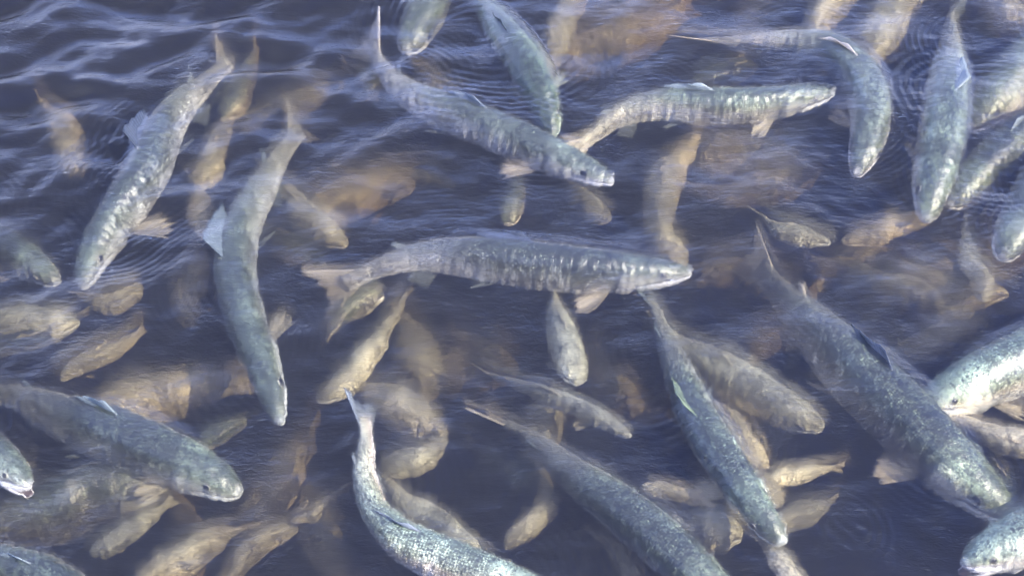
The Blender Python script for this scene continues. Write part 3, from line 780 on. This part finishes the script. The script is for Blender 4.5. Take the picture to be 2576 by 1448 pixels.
def blur(A, k):
    for _ in range(k):
        B = A.copy()
        B[1:-1] = .25 * A[:-2] + .5 * A[1:-1] + .25 * A[2:]
        A = B.copy()
        A[:, 1:-1] = .25 * B[:, :-2] + .5 * B[:, 1:-1] + .25 * B[:, 2:]
    return A
def drape(xs, ys, Z):
    """a thin film of water carried up over the backs that lie at the surface"""
    H = np.full_like(Z, -1.0)
    for body, F, co, breach in FISH:
        if breach or co[:, 2].max() < -.02: continue
        g = co[:NT * NA].reshape(NT, NA, 3)
        # refine the rings so that every water cell above the back is met
        for k in range(4):
            f = k / 4
            a = g[:-1] * (1 - f) + g[1:] * f
            for q in range(3):
                h = q / 3
                p = (a * (1 - h) + np.roll(a, -1, axis=1) * h).reshape(-1, 3)
                i = np.searchsorted(xs, p[:, 0]); j = np.searchsorted(ys, p[:, 1])
                ok = (i > 0) & (i < len(xs) - 1) & (j > 0) & (j < len(ys) - 1) & (p[:, 2] > -.03)
                np.maximum.at(H, (i[ok], j[ok]), p[ok, 2])
    H = np.where(H < -.5, -.03, H)
    for _ in range(2):
        M = H.copy()
        M[1:-1] = np.maximum(np.maximum(H[:-2], H[2:]), H[1:-1]); M2 = M.copy()
        M2[:, 1:-1] = np.maximum(np.maximum(M[:, :-2], M[:, 2:]), M[:, 1:-1]); H = M2
    D = H + .0022 + .25 * Z
    k = .004
    W = .5 * (Z + D + np.sqrt((Z - D) ** 2 + k * k)) - .0006
    W = np.where(D < Z - .02, Z, W)
    X, Y = np.meshgrid(xs, ys, indexing='ij')
    awash = blur(np.clip((D - Z + .012) / .012, 0, 1), 4) * np.clip((.03 - (D - Z)) / .02, 0, 1)
    patch = np.clip(.2 + .45 * wob(X * .35 + 4, Y * .35), 0, 1)
    chop = np.sin(310 * X + 190 * Y + 2.5 * wob(X, Y)) + .8 * np.sin(-240 * X + 370 * Y + 2 * wob(Y, X)) + .6 * np.sin(120 * X - 260 * Y + 2 * wob(X + 2, Y))
    W = W + .0006 * chop * awash * patch + .00016 * chop * np.clip(wob(X * .1 + 7, Y * .1) * .5, 0, 1)
    W = Z + blur(W - Z, 1)
    return np.maximum(W, np.where(H > -.02, H + .0012, -1))

def water():
    xs = axis(-1.02, 1.02, .0036, 30)
    ys = axis(-.72, .92, .0042, 30)
    nx, ny = len(xs), len(ys)
    X, Y = np.meshgrid(xs, ys, indexing='ij')
    fade = np.exp(-((np.maximum(0, np.abs(X) - 1.1)) ** 2 + (np.maximum(0, np.abs(Y - .1) - 1.0)) ** 2) * 2)
    Z = height(X, Y) * fade
    Z = drape(xs, ys, Z); W0 = Z
    co = np.stack([X, Y, Z], -1).reshape(-1, 3).astype(np.float32)
    idx = np.arange(nx * ny).reshape(nx, ny)
    q = np.stack([idx[:-1, :-1], idx[1:, :-1], idx[1:, 1:], idx[:-1, 1:]], -1).reshape(-1, 4)
    # sides and bottom make it a closed body of water
    bx = [(xs[0], ys[0]), (xs[-1], ys[0]), (xs[-1], ys[-1]), (xs[0], ys[-1])]
    nb = len(co)
    rim = list(idx[:, 0]) + list(idx[-1, 1:]) + list(idx[-2::-1, -1]) + list(idx[0, -2:0:-1])
    low = co[rim].copy(); low[:, 2] = -1.0
    co = np.vstack([co, low])
    k = len(rim)
    sides = np.array([[rim[(i + 1) % k], rim[i], nb + i, nb + (i + 1) % k] for i in range(k)])
    global SURF; SURF = (xs, ys, W0)
    me = bpy.data.meshes.new('water')
    me.vertices.add(len(co)); me.vertices.foreach_set('co', co.ravel())
    q = np.vstack([q, sides]).astype(np.int32)
    nl = len(q) * 4
    me.loops.add(nl + k)
    me.loops.foreach_set('vertex_index', np.concatenate([q.ravel(), (nb + np.arange(k))[::-1]]).astype(np.int32))
    me.polygons.add(len(q) + 1)
    me.polygons.foreach_set('loop_start', np.concatenate([np.arange(len(q)) * 4, [nl]]).astype(np.int32))
    me.polygons.foreach_set('use_smooth', np.concatenate([np.ones(len(q) - k, bool), np.zeros(k + 1, bool)]))
    me.update(calc_edges=True)
    m, n, l = new_mat('water')
    out = n.new('ShaderNodeOutputMaterial')
    tcn = n.new('ShaderNodeTexCoord')
    mp = n.new('ShaderNodeMapping'); mp.inputs['Rotation'].default_value = (0, 0, math.radians(-18)); mp.inputs['Scale'].default_value = (18, 60, 1)
    l.new(tcn.outputs['Object'], mp.inputs[0])
    nz = n.new('ShaderNodeTexNoise'); nz.inputs['Scale'].default_value = 1.0; nz.inputs['Detail'].default_value = 6; nz.inputs['Roughness'].default_value = .6
    l.new(mp.outputs[0], nz.inputs['Vector'])
    mp2 = n.new('ShaderNodeMapping'); mp2.inputs['Rotation'].default_value = (0, 0, math.radians(12)); mp2.inputs['Scale'].default_value = (70, 135, 1)
    l.new(tcn.outputs['Object'], mp2.inputs[0])
    nz2 = n.new('ShaderNodeTexNoise'); nz2.inputs['Scale'].default_value = 1.0; nz2.inputs['Detail'].default_value = 3; nz2.inputs['Distortion'].default_value = 1.2
    l.new(mp2.outputs[0], nz2.inputs['Vector'])
    nm = n.new('ShaderNodeTexNoise'); nm.inputs['Scale'].default_value = 7; nm.inputs['Detail'].default_value = 3
    l.new(tcn.outputs['Object'], nm.inputs['Vector'])
    msk = ramp_node(n, l, nm.outputs['Fac'], [(.45, .05), (.62, 1.0)])
    hh = math_node(n, l, 'ADD', nz.outputs['Fac'], math_node(n, l, 'MULTIPLY', math_node(n, l, 'MULTIPLY', nz2.outputs['Fac'], msk), .6))
    b = n.new('ShaderNodeBump'); b.inputs['Strength'].default_value = .8; b.inputs['Distance'].default_value = .0042
    l.new(hh, b.inputs['Height'])
    geo = n.new('ShaderNodeNewGeometry')
    dt = n.new('ShaderNodeVectorMath'); dt.operation = 'DOT_PRODUCT'
    l.new(geo.outputs['Incoming'], dt.inputs[0]); l.new(b.outputs[0], dt.inputs[1])
    cosi = math_node(n, l, 'ABSOLUTE', dt.outputs['Value'])
    sch = math_node(n, l, 'POWER', math_node(n, l, 'SUBTRACT', 1.0, cosi, None, True), 4.1)
    frn = math_node(n, l, 'MULTIPLY_ADD', sch, 1 - F0, F0, True)
    gl = n.new('ShaderNodeBsdfGlossy'); gl.inputs['Roughness'].default_value = .012
    l.new(b.outputs[0], gl.inputs['Normal'])
    tr = n.new('ShaderNodeBsdfTransparent')
    rf = n.new('ShaderNodeBsdfRefraction'); rf.inputs['IOR'].default_value = 1.27; rf.inputs['Roughness'].default_value = .42
    l.new(b.outputs[0], rf.inputs['Normal'])
    m1 = n.new('ShaderNodeMixShader'); m1.inputs[0].default_value = REFR
    l.new(tr.outputs[0], m1.inputs[1]); l.new(rf.outputs[0], m1.inputs[2])
    m2 = n.new('ShaderNodeMixShader'); l.new(frn, m2.inputs[0]); l.new(m1.outputs[0], m2.inputs[1]); l.new(gl.outputs[0], m2.inputs[2])
    l.new(m2.outputs[0], out.inputs['Surface'])
    ab = n.new('ShaderNodeVolumeAbsorption'); ab.inputs['Color'].default_value = (.61, .565, .47, 1); ab.inputs['Density'].default_value = 10.0
    vs = n.new('ShaderNodeVolumeScatter'); vs.inputs['Color'].default_value = (.47, .52, .66, 1); vs.inputs['Density'].default_value = .8; vs.inputs['Anisotropy'].default_value = .3
    ad = n.new('ShaderNodeAddShader'); l.new(ab.outputs[0], ad.inputs[0]); l.new(vs.outputs[0], ad.inputs[1])
    l.new(ad.outputs[0], out.inputs['Volume'])
    me.materials.append(m)
    o = bpy.data.objects.new('water', me)
    COL.objects.link(o)
    o['kind'] = 'structure'
    return o
REFR = .38
F0 = .025
water()
